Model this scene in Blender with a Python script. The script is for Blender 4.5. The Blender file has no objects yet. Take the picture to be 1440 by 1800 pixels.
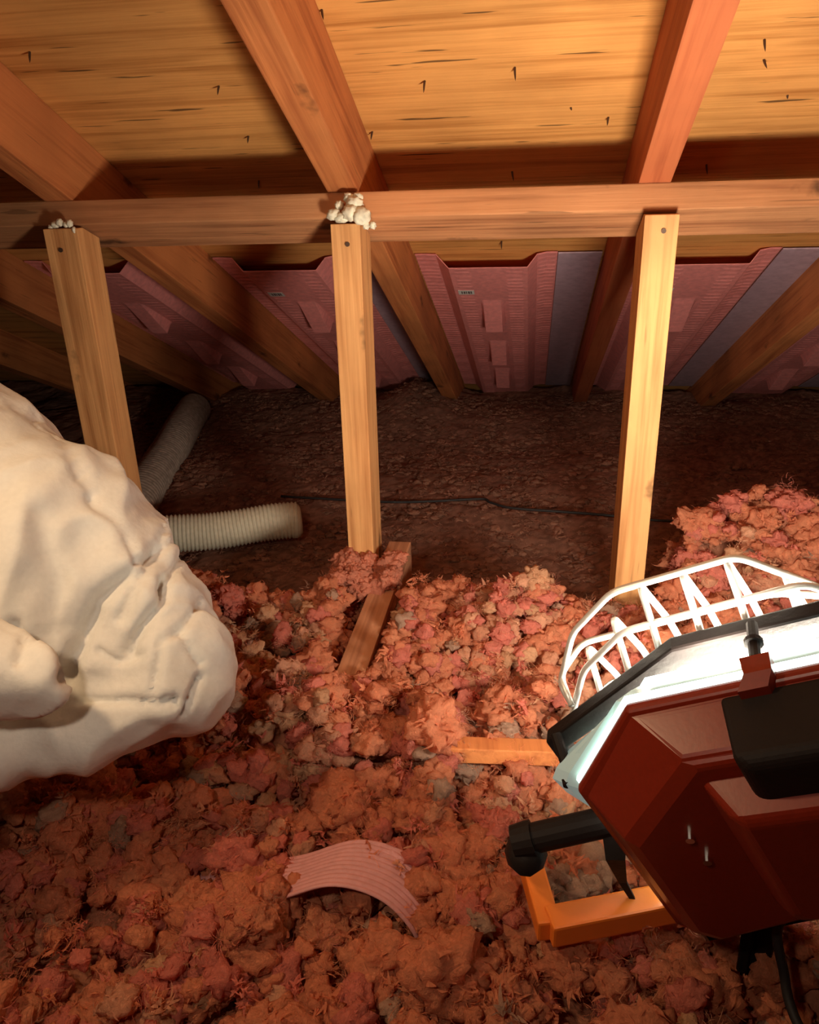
import bpy, bmesh, math, random
import numpy as np
from mathutils import Vector, Matrix, noise

random.seed(7)
rng = np.random.default_rng(7)
S = bpy.context.scene
COL = S.collection

# ------------------------------------------------------------------ camera
FPX, CX, CY = 1387.0, 720.0, 900.0
CAM = Vector((0, 0, 1.0))
_n = Vector((110.0, 3200.0, FPX)).normalized()
_y = Vector((232.0, -609.0, FPX)); _y = (_y - _n * _y.dot(_n)).normalized()
_z = -_n
_x = _y.cross(_z)
W2C = Matrix((( _x[0], _y[0], _z[0]), (_x[1], _y[1], _z[1]), (_x[2], _y[2], _z[2])))   # world -> (right, down, forward)
C2W = W2C.transposed()
cam_data = bpy.data.cameras.new('camera')
cam_data.sensor_width = 36.0
cam_data.lens = FPX / 1800.0 * 36.0
cam_data.clip_start = 0.02
cam = bpy.data.objects.new('camera', cam_data)
COL.objects.link(cam)
right = C2W @ Vector((1, 0, 0)); down = C2W @ Vector((0, 1, 0)); fwd = C2W @ Vector((0, 0, 1))
M = Matrix.Identity(4)
for i in range(3):
    M[i][0] = right[i]; M[i][1] = -down[i]; M[i][2] = -fwd[i]; M[i][3] = CAM[i]
cam.matrix_world = M
S.camera = cam

# ------------------------------------------------------------------ view, world
S.view_settings.view_transform = 'Standard'
S.view_settings.look = 'None'
S.view_settings.gamma = 1.0
S.view_settings.use_curve_mapping = False
S.view_settings.exposure = 0.0
S.cycles.max_bounces = 8
S.cycles.diffuse_bounces = 5
w = bpy.data.worlds.new('attic_dark'); S.world = w
w.use_nodes = True
w.node_tree.nodes['Background'].inputs[0].default_value = (0.9, 0.55, 0.4, 1)
w.node_tree.nodes['Background'].inputs[1].default_value = 0.02

# lamp frame (the work light leans on its stand)
def lamp_frame(yaw, pitch, roll):
    n = Vector((-math.sin(yaw) * math.cos(pitch), math.cos(yaw) * math.cos(pitch), math.sin(pitch)))
    u = Vector((math.cos(yaw), math.sin(yaw), 0)); v = u.cross(n)
    c, s = math.cos(roll), math.sin(roll)
    return u * c + v * s, -u * s + v * c, n
LU, LV, LN = lamp_frame(math.radians(-5), math.radians(13), math.radians(28))
LP = Vector((0.089, 0.594, 0.558))          # the upper left corner of the housing rim
def lamp_pt(a, b, c):
    return LP + LU * a + LV * b + LN * c

def area_light(name, loc, direction, power, color, sx, sy, spread=180):
    d = bpy.data.lights.new(name, 'AREA'); d.shape = 'RECTANGLE'; d.size = sx; d.size_y = sy
    d.energy = power; d.color = color; d.spread = math.radians(spread)
    o = bpy.data.objects.new(name, d); COL.objects.link(o)
    o.location = loc
    o.rotation_euler = Vector(direction).to_track_quat('-Z', 'Y').to_euler()
    return o
area_light('work_light_beam', lamp_pt(0.12, -0.10, 0.052), LN + Vector((-.14, 0, .20)), 24, (1.0, 0.90, 0.74), 0.20, 0.14, 165)
area_light('added_left_fill', (-0.66, 0.50, 1.16), (0.55, 0.10, -0.9), 2.4, (1.0, 0.66, 0.36), 0.06, 0.06, 150)  # added fill beside the crouching person, brightens the foreground wool
area_light('added_viewer_fill', (-0.28, -0.02, 1.22), (-0.02, 1.0, -0.70), 1.35, (1.0, 0.78, 0.58), 0.07, 0.07, 100)  # unseen fill near the viewpoint, put in to lift the dark wool

# ------------------------------------------------------------------ helpers
def tag(o, label=None, cat=None, group=None, kind=None):
    if label: o['label'] = label
    if cat: o['category'] = cat
    if group: o['group'] = group
    if kind: o['kind'] = kind
    return o

def empty(name, loc=(0, 0, 0), rot=None):
    o = bpy.data.objects.new(name, None); COL.objects.link(o)
    o.location = loc; o.empty_display_size = 0.05
    if rot is not None: o.rotation_euler = rot
    return o

def link_mesh(name, bm, mat, parent=None, smooth=False, loc=None, rot=None):
    me = bpy.data.meshes.new(name)
    bmesh.ops.recalc_face_normals(bm, faces=bm.faces)
    bm.to_mesh(me); bm.free()
    if smooth:
        for p in me.polygons: p.use_smooth = True
    mats = mat if isinstance(mat, (list, tuple)) else [mat]
    for m in mats: me.materials.append(m)
    o = bpy.data.objects.new(name, me); COL.objects.link(o)
    if parent: o.parent = parent
    if loc is not None: o.location = loc
    if rot is not None: o.rotation_euler = rot
    return o

def add_box(bm, lo, hi, bevel=0.0, xf=None, seg=2):
    b = bmesh.new()
    bmesh.ops.create_cube(b, size=1)
    for v in b.verts:
        v.co = Vector([(lo[i] + hi[i]) / 2 + v.co[i] * (hi[i] - lo[i]) for i in range(3)])
    if bevel > 0:
        bmesh.ops.bevel(b, geom=list(b.edges), offset=bevel, segments=seg, affect='EDGES', profile=0.6)
    merge(bm, b, xf)

def merge(bm, b, xf=None):
    if xf is not None: bmesh.ops.transform(b, matrix=xf, verts=b.verts)
    me = bpy.data.meshes.new('tmp'); b.to_mesh(me); b.free()
    bm.from_mesh(me); bpy.data.meshes.remove(me)

def add_prism(bm, pts, axis, lo, hi, bevel=0.0):
    """pts: 2-D polygon in the other two axes (cyclic order), swept along axis"""
    b = bmesh.new()
    def mk(p, t):
        if axis == 0: return (t, p[0], p[1])
        if axis == 1: return (p[0], t, p[1])
        return (p[0], p[1], t)
    v0 = [b.verts.new(mk(p, lo)) for p in pts]; v1 = [b.verts.new(mk(p, hi)) for p in pts]
    n = len(pts)
    b.faces.new(v0); b.faces.new(v1[::-1])
    for i in range(n): b.faces.new((v0[i], v0[(i + 1) % n], v1[(i + 1) % n], v1[i]))
    bmesh.ops.recalc_face_normals(b, faces=b.faces)
    if bevel > 0:
        bmesh.ops.bevel(b, geom=list(b.edges), offset=bevel, segments=2, affect='EDGES', profile=0.6)
    merge(bm, b)

def frames_along(pts):
    out = []
    up = None
    for i, p in enumerate(pts):
        a = pts[max(i - 1, 0)]; c = pts[min(i + 1, len(pts) - 1)]
        t = (c - a).normalized()
        if up is None:
            up = Vector((0, 0, 1)) if abs(t.z) < 0.9 else Vector((1, 0, 0))
        s = t.cross(up).normalized(); up = s.cross(t).normalized()
        out.append((p, t, s, up))
    return out

def add_tube(bm, pts, r, seg=10, cap=True, closed=False):
    pts = [Vector(p) for p in pts]
    rad = r if isinstance(r, (list, tuple)) else [r] * len(pts)
    rings = []
    for k, (p, t, s, u) in enumerate(frames_along(pts)):
        rings.append([bm.verts.new(p + (s * math.cos(a) + u * math.sin(a)) * rad[k])
                      for a in [2 * math.pi * j / seg for j in range(seg)]])
    n = len(rings)
    for k in range(n if closed else n - 1):
        A = rings[k]; B = rings[(k + 1) % n]
        for j in range(seg): bm.faces.new((A[j], A[(j + 1) % seg], B[(j + 1) % seg], B[j]))
    if cap and not closed:
        bm.faces.new(rings[0][::-1]); bm.faces.new(rings[-1])

def smooth_path(pts, n=6):
    pts = [Vector(p) for p in pts]; out = []
    for i in range(len(pts) - 1):
        p0 = pts[max(i - 1, 0)]; p1 = pts[i]; p2 = pts[i + 1]; p3 = pts[min(i + 2, len(pts) - 1)]
        for k in range(n):
            t = k / n
            out.append(0.5 * ((2 * p1) + (-p0 + p2) * t + (2 * p0 - 5 * p1 + 4 * p2 - p3) * t * t + (-p0 + 3 * p1 - 3 * p2 + p3) * t ** 3))
    out.append(pts[-1]); return out

def round_corners(pts, r, n=4):
    """open polyline with its corners rounded"""
    pts = [Vector(p) for p in pts]; out = [pts[0]]
    for i in range(1, len(pts) - 1):
        a = (pts[i - 1] - pts[i]); c = (pts[i + 1] - pts[i])
        ra = min(r, a.length * .45); rc = min(r, c.length * .45)
        A = pts[i] + a.normalized() * ra; B = pts[i] + c.normalized() * rc
        for k in range(n + 1):
            t = k / n
            out.append(A * (1 - t) ** 2 + pts[i] * 2 * t * (1 - t) + B * t * t)
    out.append(pts[-1]); return out

# ------------------------------------------------------------------ materials
def new_mat(name):
    m = bpy.data.materials.new(name); m.use_nodes = True
    nt = m.node_tree; b = nt.nodes['Principled BSDF']
    return m, nt, b
def N(nt, t, **kw):
    n = nt.nodes.new(t)
    for k, v in kw.items():
        if hasattr(n, k): setattr(n, k, v)
        else: n.inputs[k].default_value = v
    return n
def lk(nt, a, b): nt.links.new(a, b)

def wood(name, light, dark, grain_axis='Y', knots=True, cracks=0.0, rough=0.75, freq=1.0, stain=0.3, seed=0.0):
    m, nt, b = new_mat(name)
    tc = N(nt, 'ShaderNodeTexCoord'); oi = N(nt, 'ShaderNodeObjectInfo')
    mul = N(nt, 'ShaderNodeMath', operation='MULTIPLY'); mul.inputs[1].default_value = 17.0; lk(nt, oi.outputs['Random'], mul.inputs[0])
    addv = N(nt, 'ShaderNodeVectorMath', operation='ADD'); lk(nt, tc.outputs['Object'], addv.inputs[0]); lk(nt, mul.outputs[0], addv.inputs[1])
    def mp(across, along):
        s = [across * freq] * 3; s[{'X': 0, 'Y': 1, 'Z': 2}[grain_axis]] = along * freq
        q = N(nt, 'ShaderNodeMapping'); q.inputs['Scale'].default_value = s; q.inputs['Location'].default_value = (seed, seed, seed)
        lk(nt, addv.outputs[0], q.inputs[0]); return q
    # wavy ring grain
    q = mp(9, 0.7); n0 = N(nt, 'ShaderNodeTexNoise'); n0.inputs['Scale'].default_value = 1.0; n0.inputs['Detail'].default_value = 3; lk(nt, q.outputs[0], n0.inputs[0])
    s1 = N(nt, 'ShaderNodeMath', operation='MULTIPLY'); s1.inputs[1].default_value = 26.0; lk(nt, n0.outputs[0], s1.inputs[0])
    s2 = N(nt, 'ShaderNodeMath', operation='SINE'); lk(nt, s1.outputs[0], s2.inputs[0])
    # fine fibres
    q2 = mp(130, 3.0); n1 = N(nt, 'ShaderNodeTexNoise'); n1.inputs['Scale'].default_value = 1.0; n1.inputs['Detail'].default_value = 5; lk(nt, q2.outputs[0], n1.inputs[0])
    q3 = mp(46, 2.6); n2 = N(nt, 'ShaderNodeTexNoise'); n2.inputs['Scale'].default_value = 1.0; n2.inputs['Detail'].default_value = 6; n2.inputs['Distortion'].default_value = 0.4; lk(nt, q3.outputs[0], n2.inputs[0])
    a1 = N(nt, 'ShaderNodeMath', operation='MULTIPLY_ADD'); a1.inputs[1].default_value = 0.10; lk(nt, s2.outputs[0], a1.inputs[0]); lk(nt, n2.outputs[0], a1.inputs[2])
    a2 = N(nt, 'ShaderNodeMath', operation='MULTIPLY_ADD'); a2.inputs[1].default_value = 0.62; lk(nt, n1.outputs[0], a2.inputs[0]); lk(nt, a1.outputs[0], a2.inputs[2])
    cr = N(nt, 'ShaderNodeValToRGB'); lk(nt, a2.outputs[0], cr.inputs[0])
    cr.color_ramp.elements[0].position = 0.52; cr.color_ramp.elements[0].color = (*dark, 1)
    cr.color_ramp.elements[1].position = 0.88; cr.color_ramp.elements[1].color = (*light, 1)
    col = cr.outputs[0]
    # broad stains
    n3 = N(nt, 'ShaderNodeTexNoise'); n3.inputs['Scale'].default_value = 3.5; n3.inputs['Detail'].default_value = 4; lk(nt, addv.outputs[0], n3.inputs[0])
    r3 = N(nt, 'ShaderNodeMapRange'); r3.inputs[1].default_value = 0.35; r3.inputs[2].default_value = 0.7; r3.inputs[3].default_value = 1 - stain; r3.inputs[4].default_value = 1.1; lk(nt, n3.outputs[0], r3.inputs[0])
    mx = N(nt, 'ShaderNodeMix', data_type='RGBA', blend_type='MULTIPLY'); mx.inputs[0].default_value = 1; lk(nt, col, mx.inputs[6]); lk(nt, r3.outputs[0], mx.inputs[7]); col = mx.outputs[2]
    if knots:
        qk = mp(9, 3.2); vk = N(nt, 'ShaderNodeTexVoronoi'); vk.inputs['Scale'].default_value = 1.0; vk.inputs['Randomness'].default_value = 1
        nk = N(nt, 'ShaderNodeTexNoise'); nk.inputs['Scale'].default_value = 40; lk(nt, addv.outputs[0], nk.inputs[0])
        ak = N(nt, 'ShaderNodeVectorMath', operation='MULTIPLY_ADD'); ak.inputs[1].default_value = (.25, .25, .25); lk(nt, nk.outputs['Color'], ak.inputs[0]); lk(nt, qk.outputs[0], ak.inputs[2])
        lk(nt, ak.outputs[0], vk.inputs[0])
        rk = N(nt, 'ShaderNodeMapRange'); rk.inputs[1].default_value = 0.07; rk.inputs[2].default_value = 0.17; rk.inputs[3].default_value = 0.35; rk.inputs[4].default_value = 1; lk(nt, vk.outputs['Distance'], rk.inputs[0])
        mk = N(nt, 'ShaderNodeMix', data_type='RGBA', blend_type='MULTIPLY'); mk.inputs[0].default_value = 1; lk(nt, col, mk.inputs[6]); lk(nt, rk.outputs[0], mk.inputs[7]); col = mk.outputs[2]
    hgt = n1.outputs[0]
    if cracks > 0:
        qc = mp(95, 6.0); nc = N(nt, 'ShaderNodeTexNoise'); nc.inputs['Scale'].default_value = 1.0; nc.inputs['Detail'].default_value = 2; lk(nt, qc.outputs[0], nc.inputs[0])
        rc = N(nt, 'ShaderNodeMapRange'); rc.inputs[1].default_value = 0.68; rc.inputs[2].default_value = 0.72; rc.inputs[3].default_value = 1; rc.inputs[4].default_value = 1 - cracks; lk(nt, nc.outputs[0], rc.inputs[0])
        mc = N(nt, 'ShaderNodeMix', data_type='RGBA', blend_type='MULTIPLY'); mc.inputs[0].default_value = 1; lk(nt, col, mc.inputs[6]); lk(nt, rc.outputs[0], mc.inputs[7]); col = mc.outputs[2]
    lk(nt, col, b.inputs['Base Color'])
    b.inputs['Roughness'].default_value = rough; b.inputs['Specular IOR Level'].default_value = 0.3
    bp = N(nt, 'ShaderNodeBump'); bp.inputs['Strength'].default_value = 0.5; bp.inputs['Distance'].default_value = 0.003
    lk(nt, a2.outputs[0], bp.inputs['Height']); lk(nt, bp.outputs[0], b.inputs['Normal'])
    return m

def plain(name, color, rough=0.5, metal=0.0, bump=0.0, bscale=80, var=0.0, spec=0.5):
    m, nt, b = new_mat(name)
    tc = N(nt, 'ShaderNodeTexCoord')
    n = N(nt, 'ShaderNodeTexNoise'); n.inputs['Scale'].default_value = bscale; n.inputs['Detail'].default_value = 5; lk(nt, tc.outputs['Object'], n.inputs[0])
    r = N(nt, 'ShaderNodeMapRange'); r.inputs[1].default_value = 0.3; r.inputs[2].default_value = 0.7; r.inputs[3].default_value = 1 - var; r.inputs[4].default_value = 1 + var * .5; lk(nt, n.outputs[0], r.inputs[0])
    mx = N(nt, 'ShaderNodeMix', data_type='RGBA', blend_type='MULTIPLY'); mx.inputs[0].default_value = 1; mx.inputs[6].default_value = (*color, 1); lk(nt, r.outputs[0], mx.inputs[7])
    lk(nt, mx.outputs[2], b.inputs['Base Color'])
    b.inputs['Roughness'].default_value = rough; b.inputs['Metallic'].default_value = metal; b.inputs['Specular IOR Level'].default_value = spec
    if bump > 0:
        bp = N(nt, 'ShaderNodeBump'); bp.inputs['Strength'].default_value = bump; bp.inputs['Distance'].default_value = 0.002
        lk(nt, n.outputs[0], bp.inputs['Height']); lk(nt, bp.outputs[0], b.inputs['Normal'])
    return m

def emit(name, color, strength):
    m, nt, b = new_mat(name)
    b.inputs['Base Color'].default_value = (*color, 1)
    b.inputs['Emission Color'].default_value = (*color, 1); b.inputs['Emission Strength'].default_value = strength
    return m

def fluff(name):
    """loose fibreglass wool: colour from the mesh attribute, soft and a little see-through"""
    m, nt, b = new_mat(name)
    out = nt.nodes['Material Output']
    at = N(nt, 'ShaderNodeAttribute'); at.attribute_name = 'tint'
    tc = N(nt, 'ShaderNodeTexCoord')
    n = N(nt, 'ShaderNodeTexNoise'); n.inputs['Scale'].default_value = 190; n.inputs['Detail'].default_value = 6; n.inputs['Distortion'].default_value = 1.2; n.inputs['Roughness'].default_value = .7; lk(nt, tc.outputs['Object'], n.inputs[0])
    r = N(nt, 'ShaderNodeMapRange'); r.inputs[1].default_value = 0.32; r.inputs[2].default_value = 0.68; r.inputs[3].default_value = 0.85; r.inputs[4].default_value = 1.12; lk(nt, n.outputs[0], r.inputs[0])
    mx = N(nt, 'ShaderNodeMix', data_type='RGBA', blend_type='MULTIPLY'); mx.inputs[0].default_value = 1; lk(nt, at.outputs['Color'], mx.inputs[6]); lk(nt, r.outputs[0], mx.inputs[7])
    lk(nt, mx.outputs[2], b.inputs['Base Color'])
    b.inputs['Roughness'].default_value = 0.9; b.inputs['Specular IOR Level'].default_value = 0.1
    b.inputs['Sheen Weight'].default_value = 0.15; b.inputs['Sheen Roughness'].default_value = 0.6; lk(nt, mx.outputs[2], b.inputs['Sheen Tint'])
    bp = N(nt, 'ShaderNodeBump'); bp.inputs['Strength'].default_value = 0.9; bp.inputs['Distance'].default_value = 0.006
    lk(nt, n.outputs[0], bp.inputs['Height']); lk(nt, bp.outputs[0], b.inputs['Normal'])
    tr = N(nt, 'ShaderNodeBsdfTranslucent'); lk(nt, mx.outputs[2], tr.inputs[0])
    ms = N(nt, 'ShaderNodeMixShader'); ms.inputs[0].default_value = 0.38
    lk(nt, b.outputs[0], ms.inputs[1]); lk(nt, tr.outputs[0], ms.inputs[2]); lk(nt, ms.outputs[0], out.inputs[0])
    return m

M_DECK = wood('plywood_sheathing', (0.73, 0.325, 0.09), (0.47, 0.175, 0.038), 'X', knots=False, cracks=0.75, freq=1.0, stain=0.22)
M_RAFT = wood('rafter_fir', (0.62, 0.21, 0.065), (0.40, 0.11, 0.032), 'Y', cracks=0.3, stain=0.25)
M_RAFT_RED = wood('rafter_red_cedar', (0.46, 0.125, 0.045), (0.33, 0.075, 0.026), 'Y', knots=False, stain=0.15, seed=3.0)
M_PURL = wood('purlin_fir', (0.58, 0.25, 0.105), (0.32, 0.115, 0.045), 'X', cracks=0.4, stain=0.3)
M_POST = wood('post_fir', (0.76, 0.37, 0.14), (0.50, 0.20, 0.065), 'Z', cracks=0.25, stain=0.2)
M_JOIST = wood('joist_fir', (0.60, 0.27, 0.14), (0.38, 0.15, 0.075), 'Y', stain=0.2)
M_BAFF = plain('pink_baffle_plastic', (0.80, 0.27, 0.25), 0.42, bump=0.35, bscale=60, var=0.18)
M_BAFF2 = plain('reflection_tinted_flange', (0.46, 0.32, 0.38), 0.40, bump=0.3, bscale=50, var=0.2)  # mauve cast of a reflection put into the flange colour
M_LABEL = plain('paper_label', (0.62, 0.60, 0.55), 0.7, var=0.05)
M_INK = plain('label_ink', (0.12, 0.08, 0.08), 0.7)
M_NAIL = plain('rusty_nail_steel', (0.10, 0.055, 0.035), 0.55, metal=0.6, bump=.4, bscale=300)
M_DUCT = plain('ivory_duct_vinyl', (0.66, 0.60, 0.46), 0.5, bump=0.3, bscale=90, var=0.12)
M_DUCT2 = plain('shaded_duct_vinyl', (0.38, 0.29, 0.23), 0.8, bump=0.5, bscale=60, var=0.35)  # pale duct darkened, the shade is put into its colour
M_CABLE = plain('black_cable', (0.015, 0.012, 0.012), 0.6)
M_SUIT = plain('white_coverall_fabric', (0.76, 0.75, 0.71), 0.62, bump=0.22, bscale=160, var=0.04, spec=0.35)
M_GLOVE = plain('tan_glove_rubber', (0.62, 0.47, 0.36), 0.5, bump=0.15, bscale=60)
M_SKIN = plain('skin', (0.62, 0.38, 0.27), 0.5, bump=0.1)
M_FOAM = plain('cream_foam', (0.80, 0.72, 0.55), 0.7, bump=0.7, bscale=90, var=0.25)
M_RED = plain('red_lamp_paint', (0.22, 0.018, 0.006), 0.36, bump=0.03, bscale=220, var=0.1)
M_BLACK = plain('black_lamp_plastic', (0.016, 0.011, 0.010), 0.6, bump=0.2, bscale=200, spec=0.15)
M_CHROME = plain('polished_reflector', (0.80, 0.86, 0.84), 0.16, metal=1.0, bump=0.1, bscale=20)
M_WIRE = plain('plated_guard_wire', (0.86, 0.84, 0.80), 0.35, metal=0.35)
M_STAND = plain('orange_stand_paint', (0.85, 0.20, 0.025), 0.4, bump=0.1, bscale=120)
M_RIB = plain('pink_ribbed_foam', (0.56, 0.25, 0.24), 0.6, bump=0.2, bscale=120, var=0.1)
M_RIM = emit('mint_glow_reflector', (0.42, 0.56, 0.52), 0.28)  # the reflector's lit look, given as a glow of its own
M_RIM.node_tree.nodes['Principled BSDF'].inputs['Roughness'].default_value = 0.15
M_LED = emit('lit_lamp_glass', (0.80, 1.0, 0.92), 5.0)
M_FLUFF = fluff('fibreglass_wool')
M_WALL = wood('gable_boards', (0.40, 0.20, 0.09), (0.22, 0.09, 0.04), 'Y', stain=0.3)
M_FLOOR = plain('attic_floor_boards', (0.30, 0.17, 0.10), 0.9, var=0.2, bscale=5)

def crumple(m):
    nt = m.node_tree; b = nt.nodes['Principled BSDF']
    old = b.inputs['Normal'].links[0].from_socket
    tc = N(nt, 'ShaderNodeTexCoord'); nz = N(nt, 'ShaderNodeTexNoise'); nz.inputs['Scale'].default_value = 6; lk(nt, tc.outputs['Object'], nz.inputs[0])
    ad = N(nt, 'ShaderNodeVectorMath', operation='MULTIPLY_ADD'); ad.inputs[1].default_value = (.12, .12, .12); lk(nt, nz.outputs['Color'], ad.inputs[0]); lk(nt, tc.outputs['Object'], ad.inputs[2])
    vo = N(nt, 'ShaderNodeTexVoronoi'); vo.inputs['Scale'].default_value = 13; vo.inputs['Detail'].default_value = 2; lk(nt, ad.outputs[0], vo.inputs[0])
    bp = N(nt, 'ShaderNodeBump'); bp.inputs['Strength'].default_value = 0.10; bp.inputs['Distance'].default_value = 0.018
    lk(nt, vo.outputs['Distance'], bp.inputs['Height']); lk(nt, old, bp.inputs['Normal']); lk(nt, bp.outputs[0], b.inputs['Normal'])
crumple(M_SUIT)

# ------------------------------------------------------------------ roof geometry
SLOPE = 0.494
TH = math.atan(SLOPE)
DIRY, DIRZ = math.cos(TH), -math.sin(TH)          # down the roof
A = Vector((0, 1.62, 0.965))                      # a point of the rafters' underside plane
RD = 0.145                                        # rafter depth
NRM = Vector((0, math.sin(TH), math.cos(TH)))     # out of the roof
def roof_pt(x, s, d):
    """s metres down the slope from A, d metres outward from the rafters' underside"""
    return Vector((x, A.y + DIRY * s, A.z + DIRZ * s)) + NRM * d
ROOF_ROT = (-TH, 0, 0)

# ceiling sheathing: both slopes, meeting at the ridge behind the viewer
bm = bmesh.new(); add_box(bm, (-3.2, -3.3, 0), (3.2, 3.2, 0.016))
ceil_ = link_mesh('ceiling', bm, M_DECK, loc=roof_pt(0, 0, RD + .0005), rot=ROOF_ROT); tag(ceil_, kind='structure')
ridge = roof_pt(0, -3.3, RD)
bm = bmesh.new(); add_box(bm, (-3.2, -2.6, 0), (3.2, 0, 0.016))
c2 = link_mesh('ceiling', bm, M_DECK, loc=(0, ridge.y, ridge.z), rot=(TH, 0, 0)); tag(c2, kind='structure')
bm = bmesh.new(); add_box(bm, (-3.2, -3.8, -0.32), (3.2, 4.5, -0.30))
fl = link_mesh('floor', bm, M_FLOOR); tag(fl, kind='structure')
for nm, x0, x1 in (('wall_left', -3.22, -3.20), ('wall_right', 3.20, 3.22)):
    bm = bmesh.new(); add_box(bm, (x0, -3.8, -0.32), (x1, 4.5, 2.75)); tag(link_mesh(nm, bm, M_WALL), kind='structure')
bm = bmesh.new(); add_box(bm, (-3.2, 4.46, -0.32), (3.2, 4.5, 0.3)); tag(link_mesh('wall_back', bm, M_WALL), kind='structure')
bm = bmesh.new(); add_box(bm, (-3.2, -3.8, -0.32), (3.2, -3.76, 2.2)); tag(link_mesh('wall_front', bm, M_WALL), kind='structure')

# rafters
RX = [(-2.24, -2.175), (-1.625, -1.56), (-1.015, -0.952), (-0.412, -0.350), (0.178, 0.236), (0.745, 0.805), (1.35, 1.41)]
RL = ['dark rafter beyond the far left baffle, mostly in shade',
      'shaded rafter slanting behind the left post at the far left',
      'orange rafter at the upper left edge, above the left post',
      'broad orange rafter crossing the sheathing above the centre post',
      'smooth red-orange rafter above the right post',
      'dark rafter at the right edge beside the right-hand baffle',
      'rafter furthest right, almost lost in the dark']
for (x0, x1), l in zip(RX, RL):
    bm = bmesh.new(); wdt = (x1 - x0) / 2
    add_box(bm, (-wdt, -3.1, 0), (wdt, 2.78, RD), 0.003)
    r = link_mesh('rafter', bm, M_RAFT_RED if 'red-orange' in l else M_RAFT, loc=roof_pt((x0 + x1) / 2, 0, 0), rot=ROOF_ROT)
    tag(r, l, 'rafter', 'roof rafters')

# purlin carried by the posts
bm = bmesh.new(); add_box(bm, (-3.19, 0, -0.052), (3.19, 0.123, -0.0006), 0.0025)
pur = link_mesh('purlin', bm, M_PURL, loc=roof_pt(0, 0, 0), rot=ROOF_ROT)
tag(pur, 'long horizontal wooden beam running under the rafters on three posts', 'beam')

# posts, notched round the purlin
def post(x0, x1, y0, y1, ztop, label, lean=0.0):
    bm = bmesh.new()
    zl = lambda y: 0.918 - 0.443 / 0.896 * (y - 1.597) - 0.002
    pts = [(y0, -0.295), (y0, ztop), (1.594, ztop), (y1, zl(y1)), (y1, -0.295)]
    add_prism(bm, pts, 0, x0, x1, 0.002)
    for v in bm.verts: v.co.x += lean * (0.9 - v.co.z)
    o = empty('post', ((x0 + x1) / 2, (y0 + y1) / 2, -0.29))
    for v in bm.verts: v.co -= o.location
    link_mesh('timber', bm, M_POST, o)
    return tag(o, label, 'post', 'posts under the purlin')
def nail_head(parent, x, y, z):
    bm = bmesh.new(); add_tube(bm, [(x, y - .003, z), (x, y + .006, z)], .0045, 12)
    for v in bm.verts: v.co -= parent.location
    link_mesh('nail_head', bm, M_NAIL, parent)
pl = post(-1.000, -0.925, 1.57, 1.652, 0.913, 'leftmost wooden post, behind the person in white, broad and knotted at its top', -0.01)
pc = post(-0.398, -0.340, 1.57, 1.667, 0.909, 'middle wooden post with cream foam on its top, standing beside the floor joist', -0.012)
pr = post(0.188, 0.249, 1.57, 1.685, 0.912, 'rightmost wooden post, topped clean below the red-orange rafter', 0.0)
nail_head(pl, -0.968, 1.57, 0.872); nail_head(pc, -0.366, 1.57, 0.872); nail_head(pr, 0.223, 1.57, 0.884)

# ceiling joist lying in the wool beside the middle post
bm = bmesh.new(); add_box(bm, (-0.337, 1.02, -0.298), (-0.283, 1.70, 0.175), 0.003)
tag(link_mesh('ceiling_joist', bm, M_JOIST), 'wooden joist end showing through the pink wool at the foot of the middle post', 'joist')
bm = bmesh.new(); add_box(bm, (-0.09, -0.018, -0.012), (0.09, 0.018, 0.012), 0.002)
tag(link_mesh('wood_offcut', bm, M_RAFT, loc=(-0.035, 0.95, 0.196), rot=(-0.15, 0.03, 0.10)), 'short orange-brown wood offcut lying on the pink wool left of the work light', 'offcut')

# ------------------------------------------------------------------ nails through the sheathing
def cam_ray(px, py):
    return (C2W @ Vector((px - CX, py - CY, FPX))).normalized()
def on_plane(px, py, p, n):
    d = cam_ray(px, py); n = Vector(n)
    return CAM + d * ((Vector(p) - CAM).dot(n) / d.dot(n))
DECKP = roof_pt(0, 0, RD)
nail_bm = bmesh.new(); add_tube(nail_bm, [(0, 0, 0.02), (0, 0, -0.012), (0.0005, 0, -0.019), (0.0008, 0, -0.025)], [.0022, .0020, .0014, .0002], 8)
nail0 = None
spots = [(52, 92, 'beside the left rafter near the top left corner'), (385, 152, 'midway between the left and the middle rafter'),
         (437, 240, 'nearest the shadow left of the middle rafter'), (565, 18, 'at the very top beside the middle rafter'), (655, 232, 'just right of the middle rafter above the shadow'),
         (747, 143, 'leftmost in the bay right of the middle rafter'), (905, 119, 'tall one in the centre of the bright bay'), (1070, 207, 'shiny one left of the red-orange rafter'),
         (1003, 190, 'tiny one in the middle of the bright bay'), (900, 302, 'in the shadow above the centre of the purlin'), (1242, 290, 'in the shadow right of the red-orange rafter'),
         (1342, 106, 'large one at the top right'), (1344, 70, 'topmost one at the right edge'), (455, 318, 'in the shadow left of the middle rafter'), (1385, 168, 'small one low at the right edge'),
         (882, 424, 'in the lit strip above the pink baffle')]
for i, (px, py, where) in enumerate(spots):
    p = on_plane(px, py, DECKP, NRM)
    if nail0 is None:
        nail0 = link_mesh('roofing_nail', nail_bm, M_NAIL); o = nail0
    else:
        o = nail0.copy(); COL.objects.link(o)
    o.location = p + NRM * 0.004; o.rotation_euler = (-TH + random.uniform(-.25, .1), random.uniform(-.25, .25), 0)
    sc = random.uniform(.85, 1.15) * (0.45 if 'tiny' in where or 'small' in where else 1); o.scale = (1, 1, sc)
    tag(o, 'rusty nail point through the sheathing, ' + where, 'nail', 'nails through the sheathing')

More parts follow.
